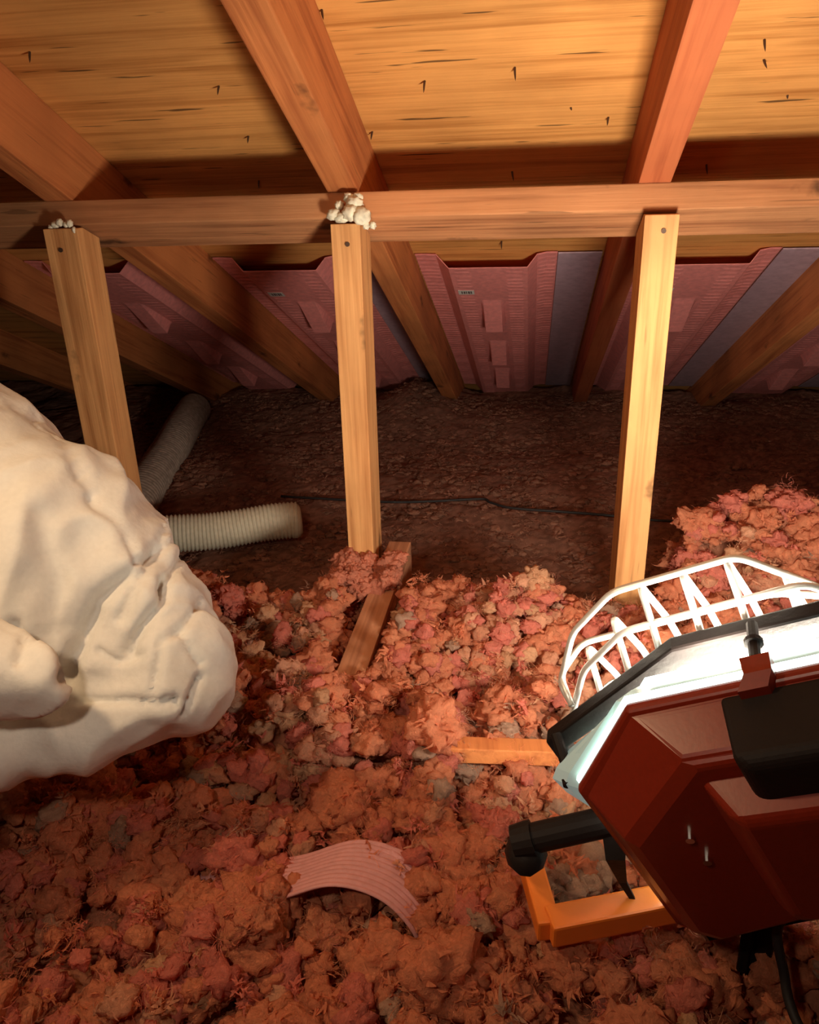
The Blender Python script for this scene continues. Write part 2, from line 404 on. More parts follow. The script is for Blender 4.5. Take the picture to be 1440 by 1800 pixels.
# ------------------------------------------------------------------ pink rafter baffles
def baffle(xoff, label, y_top=2.245):
    root = empty('rafter_baffle', roof_pt(xoff - 0.085, (y_top - A.y) / DIRY, RD), ROOF_ROT)
    s1 = (3.80 - y_top) / DIRY
    ox = -0.085
    # cross profile, x relative to the bay centre, depth below the sheathing
    prof = [(-0.345, .004), (-0.318, .004), (-0.285, .006), (-0.248, .046), (-0.03, .046), (-0.004, .010), (0.022, .004), (0.052, .004)]
    def dep(x, t, k=0):
        for (xa, da), (xb, db) in zip(prof, prof[1:]):
            if xa <= x <= xb:
                d = da + (db - da) * (x - xa) / (xb - xa); break
        else: d = .004
        # raised wedges down the channel
        for t0 in (0.28, 0.76, 1.20):
            if t0 < t < t0 + .23 and -0.175 < x < -0.105:
                e = (t - t0) / .23
                edge = min(1, (x + .175) / .008, (-.105 - x) / .008)
                d += 0.048 * e * edge * (1 if e < .93 else (1 - e) / .07)
        # small cross ribs
        if -0.088 < x < -0.045 or -0.232 < x < -0.195 or x < -.29 or x > .0:
            d += 0.0016 * max(0, math.sin(t * 2 * math.pi / .030)) ** 3
        return d
    xs = sorted(set([p[0] for p in prof] + [-0.345 + .397 * i / 90 for i in range(91)] + [-.176, -.167, -.113, -.104]))
    nt_ = 300
    bm = bmesh.new(); rows = []
    for j in range(nt_ + 1):
        t = s1 * j / nt_
        rows.append([bm.verts.new((x - ox, t, -dep(x, t))) for x in xs])
    for j in range(nt_):
        for i in range(len(xs) - 1):
            bm.faces.new((rows[j][i], rows[j][i + 1], rows[j + 1][i + 1], rows[j + 1][i]))
    sh = link_mesh('channel_sheet', bm, M_BAFF, root)
    md = sh.modifiers.new('thickness', 'SOLIDIFY'); md.thickness = .0022; md.offset = 1
    bm = bmesh.new(); add_box(bm, (0.052 - ox + .001, 0.0, -0.010), (0.172 - ox, s1, -0.006), 0.001)
    tag(link_mesh('side_flange', bm, M_BAFF2, root), 'flange with a greyish mauve reflection painted in')
    # label with illegible print
    lb = empty('tmp'); bpy.data.objects.remove(lb)
    bm = bmesh.new(); add_box(bm, (-0.238 - ox, .185, -.0495), (-0.190 - ox, .222, -.0487))
    pl_ = link_mesh('paper_label', bm, M_LABEL, root)
    bm = bmesh.new()
    for k, (a, b_) in enumerate(((.009, .013), (.016, .021), (.023, .026), (.029, .035), (.037, .041))):
        add_box(bm, (-0.238 - ox + a, .193, -.0500), (-0.238 - ox + b_, .214, -.0496))
    link_mesh('printed_marks', bm, M_INK, pl_)
    return tag(root, label, 'baffle', 'pink rafter baffles')
baffle(0.0, 'pink ribbed vent baffle between the middle and right rafters, small white label')
baffle(0.583, 'pink ribbed vent baffle at the right edge, partly behind the rightmost post')
baffle(-0.602, 'pink ribbed vent baffle between the left and middle posts')
baffle(1.17, 'dark baffle beyond the rafter at the right edge, only a corner in view')
baffle(-1.207, 'pink ribbed vent baffle at the left edge, behind the leftmost post')

# ------------------------------------------------------------------ wool heap and batts
def sm(a, b, x):
    t = np.clip((x - a) / (b - a), 0, 1); return t * t * (3 - 2 * t)
GX0, GX1, GY0, GY1, GN = -2.6, 2.4, -1.2, 2.3, 0.02
_nx = int((GX1 - GX0) / GN) + 1; _ny = int((GY1 - GY0) / GN) + 1
_NO = np.zeros((_ny, _nx))
for j in range(_ny):
    for i in range(_nx):
        x = GX0 + i * GN; y = GY0 + j * GN
        _NO[j, i] = .55 * noise.noise((x * 4, y * 4, 3.1)) + .30 * noise.noise((x * 9, y * 9, 7.7)) + .42 * noise.noise((x * 17, y * 17, 1.7))
def noise_at(x, y):
    i = np.clip(((x - GX0) / GN).astype(int), 0, _nx - 1); j = np.clip(((y - GY0) / GN).astype(int), 0, _ny - 1)
    return _NO[j, i]
MOUNDS = [(0.50, 1.66, .13, .14, .13), (0.85, 1.70, .16, .22, .18), (-0.07, 1.44, .055, .10, .10), (0.18, 1.42, .03, .12, .10), (-0.24, 1.18, .03, .08, .1), (-0.30, 1.55, .00, .05, .05),
          (-0.42, 1.02, .06, .11, .08), (-0.15, .93, .03, .12, .10), (-.62, 1.42, .035, .05, .06),
          (-0.32, 1.38, -.13, .06, .20), (-0.52, 1.30, -.045, .12, .12),
          (-0.33, .83, -.075, .09, .05), (-0.19, .64, -.055, .07, .045), (-.27, .70, -.035, .05, .05), (-.13, .70, -.03, .04, .04), (.03, .64, .02, .05, .03), (.25, .62, -.03, .12, .12), (-.62, .95, -.10, .16, .12), (-.3, .55, .03, .1, .08)]
def height(x, y):
    x = np.asarray(x, float); y = np.asarray(y, float)
    edge = 1.53 + .26 * sm(.22, .42, x) - .02 * np.sin(x * 9)
    core = 1 - sm(edge - .10, edge + .12, y)
    h = .165 + .12 * noise_at(x, y)
    for mx_, my_, a, sx, sy in MOUNDS:
        h = h + a * np.exp(-((x - mx_) / sx) ** 2 - ((y - my_) / sy) ** 2)
    return h * core + (-.03) * (1 - core)

# tuft templates
def add_shreds(V, F, count, wmin, wmax, lmin, lmax):
    nv = len(V)
    for k in range(count):                          # thin curled shreds standing off the lump
        p = V[random.randrange(nv)]; d = p.normalized()
        t = d.cross(Vector((random.uniform(-1, 1), random.uniform(-1, 1), random.uniform(-1, 1)))).normalized()
        s = (d.cross(t) + d * random.uniform(-.8, .8)).normalized()
        L = random.uniform(lmin, lmax); wd = random.uniform(wmin, wmax); base = len(V); cu = random.uniform(.6, 2.2)
        n = 5
        for j in range(n):
            e = j / (n - 1)
            c = p * .93 + d * (L * math.sin(e * cu)) * .5 + t * (L * (1 - math.cos(e * cu)) * .8 + e * L * .4)
            ww = wd * (1 - e) ** .6 + .004
            V.append(c - s * ww); V.append(c + s * ww)
        for j in range(n - 1):
            a = base + 2 * j; F.append([a, a + 1, a + 3]); F.append([a, a + 3, a + 2])

def tuft_template(seed, sub, curl):
    b = bmesh.new(); bmesh.ops.create_icosphere(b, subdivisions=sub, radius=1)
    sx, sy, sz = [random.uniform(.75, 1.1) for _ in range(3)]
    for v in b.verts:
        d = v.co.normalized(); q = d * 1.2 + Vector((seed * 3.1, seed * 1.7, seed))
        wv = noise.noise_vector(q * 1.5) * .35
        q2 = q + wv
        f = lambda k: 1 - 2.2 * abs(noise.noise(q2 * k + noise.noise_vector(q2 * k * .7) * .5))   # sharp ridges, like folded flakes
        r = .72 + .22 * noise.noise(q2 * 1.3) * 2 + .50 * abs(noise.noise(q2 * 2.1)) + .22 * abs(noise.noise(q2 * 4.3 + wv)) + .09 * f(5) + .05 * f(11) - .1
        v.co = Vector((d.x * sx, d.y * sy, d.z * sz)) * r + wv * .15
    V = [v.co.copy() for v in b.verts]; F = [[v.index for v in f.verts] for f in b.faces]
    b.free()
    add_shreds(V, F, curl, .03, .09, .14, .32)
    return np.array([tuple(v) for v in V]), np.array(F)
def shred_template(seed, count):
    V = [Vector((random.gauss(0, .35), random.gauss(0, .35), random.gauss(0, .2))) for _ in range(12)]
    F = []
    base = len(V); add_shreds(V, F, count, .08, .22, .4, .8)
    return np.array([tuple(v) for v in V]), np.array(F)
TPL = [tuft_template(k, 4, 110) for k in range(8)]
TPM = [tuft_template(30 + k, 3, 36) for k in range(8)]
def wisp_template(count):
    V = []; F = []
    for k in range(count):                          # loose glass fibres, hair thin and curling
        d = Vector((random.gauss(0, 1), random.gauss(0, 1), random.gauss(0, 1))).normalized()
        p = d * random.uniform(.2, .9); t = d.cross(Vector((random.gauss(0, 1), random.gauss(0, 1), random.gauss(0, 1)))).normalized(); s = d.cross(t)
        L = random.uniform(.5, 1.1); cu = random.uniform(1.0, 3.5); base = len(V); n = 7
        for j in range(n):
            e = j / (n - 1)
            c = p + (d * math.sin(e * cu) + t * (1 - math.cos(e * cu))) * (L / cu) + s * (.25 * L * e * e)
            ww = .016 * (1 - .6 * e)
            V.append(c - s * ww); V.append(c + s * ww)
        for j in range(n - 1):
            a = base + 2 * j; F.append([a, a + 1, a + 3]); F.append([a, a + 3, a + 2])
    return np.array([tuple(v) for v in V]), np.array(F)
TPW = [wisp_template(34) for k in range(8)]
TPS = [shred_template(k, 26) for k in range(8)]

def scatter_mesh(name, pos, size, tint, templates, squash=.8):
    Vs, Fs, Cs = [], [], []; off = 0
    for p, s, c in zip(pos, size, tint):
        V, F = templates[rng.integers(len(templates))]
        q = rng.normal(size=4); q /= np.linalg.norm(q)
        w_, x, y, z = q
        R = np.array([[1 - 2 * (y * y + z * z), 2 * (x * y - z * w_), 2 * (x * z + y * w_)],
                      [2 * (x * y + z * w_), 1 - 2 * (x * x + z * z), 2 * (y * z - x * w_)],
                      [2 * (x * z - y * w_), 2 * (y * z + x * w_), 1 - 2 * (x * x + y * y)]])
        P = (V @ R.T) * s; P[:, 2] *= squash
        Vs.append(P + p); Fs.append(F + off); off += len(V)
        cc = np.ones((len(V), 4)); cc[:, :3] = c; Cs.append(cc)
    V = np.concatenate(Vs); F = np.concatenate(Fs); Cc = np.concatenate(Cs)
    me = bpy.data.meshes.new(name)
    me.vertices.add(len(V)); me.vertices.foreach_set('co', V.astype(np.float32).ravel())
    me.loops.add(F.size); me.loops.foreach_set('vertex_index', F.astype(np.int32).ravel())
    me.polygons.add(len(F)); me.polygons.foreach_set('loop_start', np.arange(0, F.size, 3, dtype=np.int32))
    me.polygons.foreach_set('use_smooth', np.ones(len(F), dtype=bool))
    at = me.color_attributes.new('tint', 'FLOAT_COLOR', 'POINT'); at.data.foreach_set('color', Cc.astype(np.float32).ravel())
    me.update(); me.validate()
    me.materials.append(M_FLUFF)
    return me

def grid_mesh(name, xs, ys, zf, tintf):
    X, Y = np.meshgrid(xs, ys); Z = zf(X, Y)
    V = np.stack([X, Y, Z], -1).reshape(-1, 3)
    ny, nx = X.shape
    idx = np.arange(nx * ny).reshape(ny, nx)
    F = np.stack([idx[:-1, :-1], idx[:-1, 1:], idx[1:, 1:], idx[1:, :-1]], -1).reshape(-1, 4)
    me = bpy.data.meshes.new(name)
    me.vertices.add(len(V)); me.vertices.foreach_set('co', V.astype(np.float32).ravel())
    me.loops.add(F.size); me.loops.foreach_set('vertex_index', F.astype(np.int32).ravel())
    me.polygons.add(len(F)); me.polygons.foreach_set('loop_start', np.arange(0, F.size, 4, dtype=np.int32))
    me.polygons.foreach_set('use_smooth', np.ones(len(F), dtype=bool))
    at = me.color_attributes.new('tint', 'FLOAT_COLOR', 'POINT'); at.data.foreach_set('color', tintf(X, Y).reshape(-1, 4).astype(np.float32).ravel())
    me.update(); me.validate(); me.materials.append(M_FLUFF)
    return me

PINK = np.array([.93, .33, .175]); ROSE = np.array([.93, .28, .20]); PALE = np.array([.94, .43, .26]); GREY = np.array([.66, .39, .27]); TAN = np.array([.88, .46, .26])
def tint_at(x, y, n):
    g = .03 + .85 * np.exp(-((x + .50) / .11) ** 2 - ((y - 1.30) / .10) ** 2) + .45 * np.exp(-((x - .10) / .12) ** 2 - ((y - .85) / .2) ** 2) + .35 * np.exp(-((x + .05) / .09) ** 2 - ((y - 1.02) / .06) ** 2)
    g = g + .20 * (noise_at(x * 1.7 + .3, y * 1.7) > .22)
    r = rng.random(len(x))[:, None]; u = np.clip(.48 + 1.0 * noise_at(x * 1.4 + .2, y * 1.4) + rng.normal(0, .13, len(x)), 0, .99)[:, None]
    c = np.where(u < .5, PINK, np.where(u < .75, ROSE, np.where(u < .95, PALE, TAN)))
    gr = np.where(u < .6, GREY, TAN)
    c = np.where(r < g[:, None], gr, c)
    return np.clip(c * rng.uniform(.88, 1.08, (len(x), 1)), 0, .92)

heap_me = grid_mesh('wool_heap', np.arange(-2.3, 2.3, .02), np.arange(-.8, 1.95, .02), lambda x, y: height(x, y) - .03,
                    lambda x, y: np.dstack([np.full_like(x, .85), np.full_like(x, .34), np.full_like(x, .2), np.ones_like(x)]))
heap = bpy.data.objects.new('loose_wool_bed', heap_me); COL.objects.link(heap)
tag(heap, 'bed of loose pink blown-in wool covering the near half of the attic floor', 'insulation', kind='stuff')

def candidates(n, x0, x1, y0, y1):
    x = rng.uniform(x0, x1, n); y = rng.uniform(y0, y1, n)
    on = height(x, y) > .0
    clear = ~((np.abs(x + .312) < .062) & (y > 1.12) & (y < 1.70) & ~((y > 1.46) & (y < 1.56)))
    return x[on & clear], y[on & clear]
x, y = candidates(1700, -1.0, 1.05, .33, 1.98)
z = height(x, y) + rng.uniform(-.040, .012, len(x))
big = rng.random(len(x)) < .2
me = scatter_mesh('wool_tufts', np.stack([x, y, z], 1), np.where(big, rng.uniform(.042, .054, len(x)), rng.uniform(.024, .042, len(x))), np.where(big[:, None], PINK, tint_at(x, y, 0)), TPL)
o = bpy.data.objects.new('loose_wool_tufts', me); COL.objects.link(o)
tag(o, 'large fluffy tufts of pink fibreglass wool heaped in the foreground and round the lamp', 'insulation', kind='stuff')
x, y = candidates(5200, -1.0, 1.05, .33, 1.98)
z = height(x, y) + rng.uniform(-.008, .022, len(x))
me = scatter_mesh('wool_flocks', np.stack([x, y, z], 1), rng.uniform(.013, .025, len(x)), tint_at(x, y, 0), TPM)
o = bpy.data.objects.new('loose_wool_flocks', me); COL.objects.link(o)
tag(o, 'small flocks of pink and tan wool lying over the bigger tufts', 'insulation', kind='stuff')
x, y = candidates(1700, -1.0, 1.05, .33, 1.98)
z = height(x, y) + rng.uniform(.0, .035, len(x))
me = scatter_mesh('wool_shreds', np.stack([x, y, z], 1), rng.uniform(.010, .020, len(x)), tint_at(x, y, 0), TPS)
o = bpy.data.objects.new('loose_wool_shreds', me); COL.objects.link(o)
tag(o, 'thin curled shreds of wool standing off the pink tufts', 'insulation', kind='stuff')
x, y = candidates(2200, -1.0, 1.05, .33, 1.98)
z = height(x, y) + rng.uniform(.004, .034, len(x))
me = scatter_mesh('wool_fibres', np.stack([x, y, z], 1), rng.uniform(.014, .026, len(x)), np.clip(tint_at(x, y, 0) * 1.15, 0, .96), TPW)
o = bpy.data.objects.new('loose_wool_fibres', me); COL.objects.link(o)
tag(o, 'fine loose glass fibres fuzzing over the heaped pink wool', 'insulation', kind='stuff')
# lumps that lie on the joist end
x = rng.uniform(-.42, -.29, 60); y = rng.uniform(1.44, 1.56, 60); z = .165 + rng.uniform(0, .035, 60) + .012 * np.sin(x * 60)
me = scatter_mesh('wool_clump', np.stack([x, y, z], 1), rng.uniform(.014, .026, 60) * 1.2, np.tile(np.array([.94, .35, .22]), (60, 1)) * rng.uniform(.85, 1.05, (60, 1)), TPL)
o = bpy.data.objects.new('wool_clump', me); COL.objects.link(o)
tag(o, 'bright pink clump of wool lying across the joist at the middle post', 'insulation', kind='stuff')

# older dusty wool running out to the eaves
def zb(x, y):
    h = np.zeros_like(x)
    f = x.ravel(); g = y.ravel(); out = np.empty(len(f))
    for k in range(len(f)):
        out[k] = .035 * noise.noise((f[k] * 2.2, g[k] * 2.2, 5)) + .014 * noise.noise((f[k] * 9, g[k] * 9, 2)) + .007 * noise.noise((f[k] * 32, g[k] * 32, 4)) + .005 * noise.noise((f[k] * 70, g[k] * 70, 9))
    h = out.reshape(x.shape) - .01
    h += .10 * np.exp(-((x + .52) / .16) ** 2 - ((y - 3.5) / .35) ** 2)
    h -= .012 * np.exp(-((y - 2.33) / .012) ** 2) * (x > -.6)
    return h
def tb(x, y):
    r = rng.uniform(.6, 1.25, x.shape)
    return np.dstack([.52 * r, .25 * r, .17 * r, np.ones_like(x)])
me = grid_mesh('batts', np.arange(-3.1, 3.1, .0135), np.arange(1.45, 3.86, .0135), zb, tb)
o = bpy.data.objects.new('dusty_wool_blanket', me); COL.objects.link(o)
tag(o, 'flat brownish blanket of dusty old wool between the posts and the eaves', 'insulation', kind='stuff')
x = rng.uniform(-1.9, 1.5, 5200); y = rng.uniform(1.5, 3.72, 5200)
z = rng.uniform(-.012, .008, 5200)
z = z + .035 * np.array([noise.noise((a * 2.2, b * 2.2, 5)) for a, b in zip(x, y)]) - .004 + .10 * np.exp(-((x + .52) / .16) ** 2 - ((y - 3.5) / .35) ** 2)
me = scatter_mesh('dusty_crumbs', np.stack([x, y, z], 1), rng.uniform(.008, .022, 5200), np.array([.55, .27, .18]) * rng.uniform(.7, 1.2, (5200, 1)), TPS, .35)
x2 = rng.uniform(-1.9, 1.5, 5200); y2 = rng.uniform(1.6, 3.7, 5200)
z2 = .035 * np.array([noise.noise((a * 2.2, b * 2.2, 5)) for a, b in zip(x2, y2)]) - .012 + .10 * np.exp(-((x2 + .52) / .16) ** 2 - ((y2 - 3.5) / .35) ** 2)
me2 = scatter_mesh('dusty_flocks', np.stack([x2, y2, z2], 1), rng.uniform(.010, .022, 5200), np.array([.55, .27, .18]) * rng.uniform(.75, 1.2, (5200, 1)), TPM, .45)
o = bpy.data.objects.new('dusty_wool_flocks', me2); COL.objects.link(o)
tag(o, 'low dusty flocks matted into the old wool beyond the posts', 'insulation', kind='stuff')
o = bpy.data.objects.new('dusty_wool_crumbs', me); COL.objects.link(o)
tag(o, 'crumbly dusty shreds scattered over the flat old wool near the eaves', 'insulation', kind='stuff')

# ------------------------------------------------------------------ cream foam on the post tops
def clump(name, lumps, label):
    bm = bmesh.new()
    for (x, y, z, r, s) in lumps:
        b = bmesh.new(); bmesh.ops.create_icosphere(b, subdivisions=3, radius=1)
        for v in b.verts:
            d = v.co.normalized()
            v.co = Vector((d.x * s, d.y, d.z)) * r * (.8 + .5 * abs(noise.noise(d * 2 + Vector((x * 40, z * 40, 0)))) + .25 * abs(noise.noise(d * 6))) + Vector((x, y, z))
        merge(bm, b)
    o = link_mesh(name, bm, M_FOAM, smooth=True)
    return tag(o, label, 'foam', 'foam on the post tops')
clump('foam_clump', [(-.392, 1.578, .926, .011, 1.3), (-.376, 1.575, .920, .010, 1.6), (-.357, 1.572, .928, .016, 1.1), (-.336, 1.572, .922, .018, 1), (-.350, 1.58, .945, .013, 1.3), (-.328, 1.572, .905, .008, .8), (-.316, 1.578, .905, .008, .8), (-.363, 1.59, .955, .010, 1), (-.345, 1.590, .955, .009, 1.2), (-.382, 1.585, .942, .009, 1)],
      'lumpy cream foam sitting on top of the middle post against the purlin')
clump('foam_clump', [(-.975, 1.578, .920, .007, 1.4), (-.962, 1.575, .924, .008, 1), (-.950, 1.575, .920, .006, .8), (-.940, 1.574, .922, .008, .7), (-.932, 1.572, .910, .006, .6), (-.985, 1.578, .916, .005, 1.3)],
      'small shredded cream foam on top of the leftmost post')

# ------------------------------------------------------------------ ducts and cable
def duct(p0, p1, r, label, pitch=.011, sag=0.0, mat=None):
    mat = mat or M_DUCT
    p0 = Vector(p0); p1 = Vector(p1); L = (p1 - p0).length; n = int(L / pitch * 6)
    root = empty('flexible_duct', p1)
    pts, rad = [], []
    for i in range(n + 1):
        t = i / n; p = p0.lerp(p1, t); p.z -= sag * math.sin(t * math.pi); p.z += .004 * math.sin(t * 9)
        pts.append(p - p1); rad.append(r * (1 + .045 * math.sin(2 * math.pi * t * L / pitch) + .02 * noise.noise((t * 6, 0, r * 50))))
    d = (p1 - p0).normalized()
    bm = bmesh.new(); add_tube(bm, pts, rad, 40, cap=False)
    link_mesh('corrugated_hose', bm, mat, root, smooth=True)
    bm = bmesh.new()
    add_tube(bm, [d * k for k in (-.012, 0, .008, .014)], [r * 1.0, r * .99, r * .9, r * .72], 40)
    link_mesh('end_cap', bm, mat, root, smooth=True)
    return tag(root, label, 'duct')
duct((-1.12, 1.86, .070), (-.675, 2.03, .070), .052, 'ivory corrugated duct lying on the dusty wool left of the middle post')
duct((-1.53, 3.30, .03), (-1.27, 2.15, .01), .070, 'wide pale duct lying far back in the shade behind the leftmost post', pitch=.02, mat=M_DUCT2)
cp = [(673, 882), (760, 881), (845, 877), (862, 883), (900, 893), (980, 899), (1060, 905), (1160, 915), (1260, 918)]
pts = []
for p in cp:
    q = on_plane(p[0], p[1], (0, 0, .022), (0, 0, 1)); pts.append(q)
pts.insert(0, pts[0] + Vector((-.35, .03, -.004)))
bm = bmesh.new(); add_tube(bm, smooth_path(pts, 8), .0042, 10)
tag(link_mesh('electric_cable', bm, M_CABLE, smooth=True), 'thin black cable crossing the dusty wool behind the posts', 'cable')

# ------------------------------------------------------------------ ribbed pink foam strip
bm = bmesh.new()
path = smooth_path([(-.48, .700, .135), (-.38, .690, .165), (-.29, .69, .190), (-.215, .70, .216), (-.155, .70, .204), (-.115, .69, .170), (-.10, .68, .130)], 8)
nw = 66; rows = []
for k, (p, t, s, u) in enumerate(frames_along(path)):
    side = Vector((0.22, 1, -.10)).normalized()
    up = side.cross(t).normalized() * -1
    if up.z < 0: up = -up
    rows.append([bm.verts.new(p + side * ((j / nw - .5) * .085) + up * (.0022 * abs(math.sin(math.pi * j / nw * 11)))) for j in range(nw + 1)])
for a, b_ in zip(rows, rows[1:]):
    for j in range(nw): bm.faces.new((a[j], a[j + 1], b_[j + 1], b_[j]))
st = link_mesh('foam_strip', bm, M_RIB, smooth=True)
md = st.modifiers.new('thickness', 'SOLIDIFY'); md.thickness = .005; md.offset = -1
tag(st, 'arched strip of ribbed dusty pink foam sticking out of the foreground wool', 'foam strip')

# ------------------------------------------------------------------ work light
lamp = empty('work_light', (0.30, 0.66, 0.17))
def lamp_mesh(name, bm, mat, parent=lamp, smooth=False, label=None):
    o = link_mesh(name, bm, mat, smooth=smooth)
    for v in o.data.vertices: v.co = Vector(v.co) - lamp.location
    o.parent = parent
    if label: o['label'] = label
    return o
def ring_pts(W0, W1, H0, H1, q0, q1, c):
    """eight-sided outline in the lamp frame: a from W0 to W1, b from H0 to H1"""
    return [lamp_pt(*p, c) for p in [(W0, H0 + q1), (W0 + q0, H0), (W1 - q0, H0), (W1, H0 + q1), (W1, H1 - q1), (W1 - q0, H1), (W0 + q0, H1), (W0, H1 - q1)]]
def loft(bm, rings, cap0=False, cap1=False, closed_ring=False):
    vr = [[bm.verts.new(p) for p in r] for r in rings]
    n = len(vr[0]); m = len(vr)
    for k in range(m if closed_ring else m - 1):
        a = vr[k]; b_ = vr[(k + 1) % m]
        for j in range(n): bm.faces.new((a[j], a[(j + 1) % n], b_[(j + 1) % n], b_[j]))
    if cap0: bm.faces.new(vr[0])
    if cap1: bm.faces.new(vr[-1])
WL, WR, HT = -0.092, 0.36, 0.0
def outline(c, left=0.0, top=0.0, bot=0.0, right_=0.0, q=(.092, .095)):
    """the lamp's outline: slanting upper left corner, lower edge rising to the right; arguments move each side outward"""
    l = WL - left; t = HT + top; r = WR + right_
    pb = [(l, t - q[1]), (l + q[0], t), (r - .06, t), (r, t - .06), (r, -.24 - bot), (r - .03, -.262 - bot), (l + .02, -.362 - bot), (l, -.345 - bot)]
    return [lamp_pt(a, b, c) for a, b in pb]
def O1(e, c, q=(.092, .095)): return outline(c, e, e, e, e, q)
bm = bmesh.new()
loft(bm, [O1(-.006, .006), O1(.0, .004), O1(.0, -.006), outline(-.010, -.008, -.006, -.012, -.01), outline(-.050, -.040, -.020, -.065, -.03), outline(-.056, -.052, -.028, -.075, -.04)], cap1=True)
h = lamp_mesh('housing', bm, M_RED)
bv = h.modifiers.new('bevel', 'BEVEL'); bv.width = .004; bv.segments = 2; bv.limit_method = 'ANGLE'
# raised rear hump
bm = bmesh.new()
def hump(a0, a1, b0, b1, c): return [lamp_pt(*p, c) for p in [(a0, b0), (a1, b0), (a1, b1), (a0, b1)]]
loft(bm, [hump(.045, .30, -.235, -.045, -.054), hump(.065, .28, -.21, -.055, -.085), hump(.075, .27, -.20, -.06, -.090)], cap1=True)
hp = lamp_mesh('rear_hump', bm, M_RED)
bv = hp.modifiers.new('bevel', 'BEVEL'); bv.width = .012; bv.segments = 4; bv.limit_method = 'ANGLE'
bm = bmesh.new()
loft(bm, [hump(.080, .33, -.15, -.003, -.008), hump(.085, .325, -.145, -.006, -.070), hump(.093, .315, -.135, -.014, -.076)], cap1=True, cap0=True)
jb = lamp_mesh('terminal_box', bm, M_BLACK, label='black box on the back of the lamp')
bv = jb.modifiers.new('bevel', 'BEVEL'); bv.width = .006; bv.segments = 3; bv.limit_method = 'ANGLE'
for (a, b_) in ((.010, -.115), (.012, -.150)):
    bm = bmesh.new(); add_tube(bm, [lamp_pt(a, b_, -.054), lamp_pt(a, b_, -.061)], .004, 12)
    lamp_mesh('screw', bm, M_CHROME)
# flared reflector rim between housing and frame, its lit look added as emission
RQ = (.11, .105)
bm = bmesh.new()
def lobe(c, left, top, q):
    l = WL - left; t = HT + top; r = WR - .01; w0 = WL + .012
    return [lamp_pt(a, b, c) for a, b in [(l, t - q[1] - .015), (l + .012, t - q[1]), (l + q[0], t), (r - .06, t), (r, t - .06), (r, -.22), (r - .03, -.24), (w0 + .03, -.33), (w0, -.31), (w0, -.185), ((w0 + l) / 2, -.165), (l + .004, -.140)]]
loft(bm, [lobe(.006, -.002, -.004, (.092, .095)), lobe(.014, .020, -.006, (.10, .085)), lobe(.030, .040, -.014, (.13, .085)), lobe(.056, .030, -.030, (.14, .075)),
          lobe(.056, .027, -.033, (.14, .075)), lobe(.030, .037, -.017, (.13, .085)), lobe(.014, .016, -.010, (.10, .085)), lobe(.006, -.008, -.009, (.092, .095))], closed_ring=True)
for k in (.05, .14, .21):        # ribs of the reflector rim
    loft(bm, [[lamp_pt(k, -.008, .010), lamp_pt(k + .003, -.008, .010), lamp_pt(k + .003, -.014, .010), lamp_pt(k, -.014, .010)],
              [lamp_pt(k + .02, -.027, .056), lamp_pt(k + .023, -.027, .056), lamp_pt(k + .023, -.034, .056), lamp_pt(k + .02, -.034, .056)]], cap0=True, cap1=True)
lamp_mesh('reflector_rim', bm, M_RIM, label='pale mint reflector rim with a glow painted on')
# glowing glass pack
bm = bmesh.new()
loft(bm, [O1(-.016, .010), outline(.042, -.012, -.014, -.012, -.012)], cap0=True, cap1=True)
lamp_mesh('lit_glass', bm, M_LED, label='glowing white lamp glass')
bm = bmesh.new()
loft(bm, [O1(-.004, .0062), O1(.001, .0065), O1(.001, .0105), O1(-.004, .011)], closed_ring=True)
lamp_mesh('lit_seal', bm, M_LED, label='glowing white edge of the glass')
# bezel
bm = bmesh.new()
def RO(c): return outline(c, .043, -.009, -.004, -.004, (.175, .088))
def RI(c): return outline(c, .024, -.042, -.030, -.030, (.145, .070))
loft(bm, [RO(.064), RO(.082), RI(.082), RI(.064)], closed_ring=True)
bz = lamp_mesh('front_frame', bm, M_BLACK, label='black frame round the front glass')
bv = bz.modifiers.new('bevel', 'BEVEL'); bv.width = .003; bv.segments = 2; bv.limit_method = 'ANGLE'
# latch
bm = bmesh.new()
add_tube(bm, [lamp_pt(.115, -.004, .066), lamp_pt(.115, .004, .010)], .005, 10)
add_tube(bm, [lamp_pt(.115, .000, .042), lamp_pt(.115, .000, .038)], .008, 12)
lt = lamp_mesh('latch', bm, M_BLACK, label='black latch pin')
bm = bmesh.new(); loft(bm, [hump(.104, .128, -.010, .012, .014), hump(.106, .128, -.012, .012, -.004), hump(.098, .122, -.014, .006, -.016)], cap0=True, cap1=True)
lamp_mesh('latch_clip', bm, M_RED, lt)
bm = bmesh.new(); add_tube(bm, [lamp_pt(-.118, -.088, .064), lamp_pt(-.108, -.112, .020)], .006, 10); add_tube(bm, [lamp_pt(-.109, -.110, .022), lamp_pt(-.108, -.112, .016)], .009, 12)
lamp_mesh('frame_screw', bm, M_BLACK)
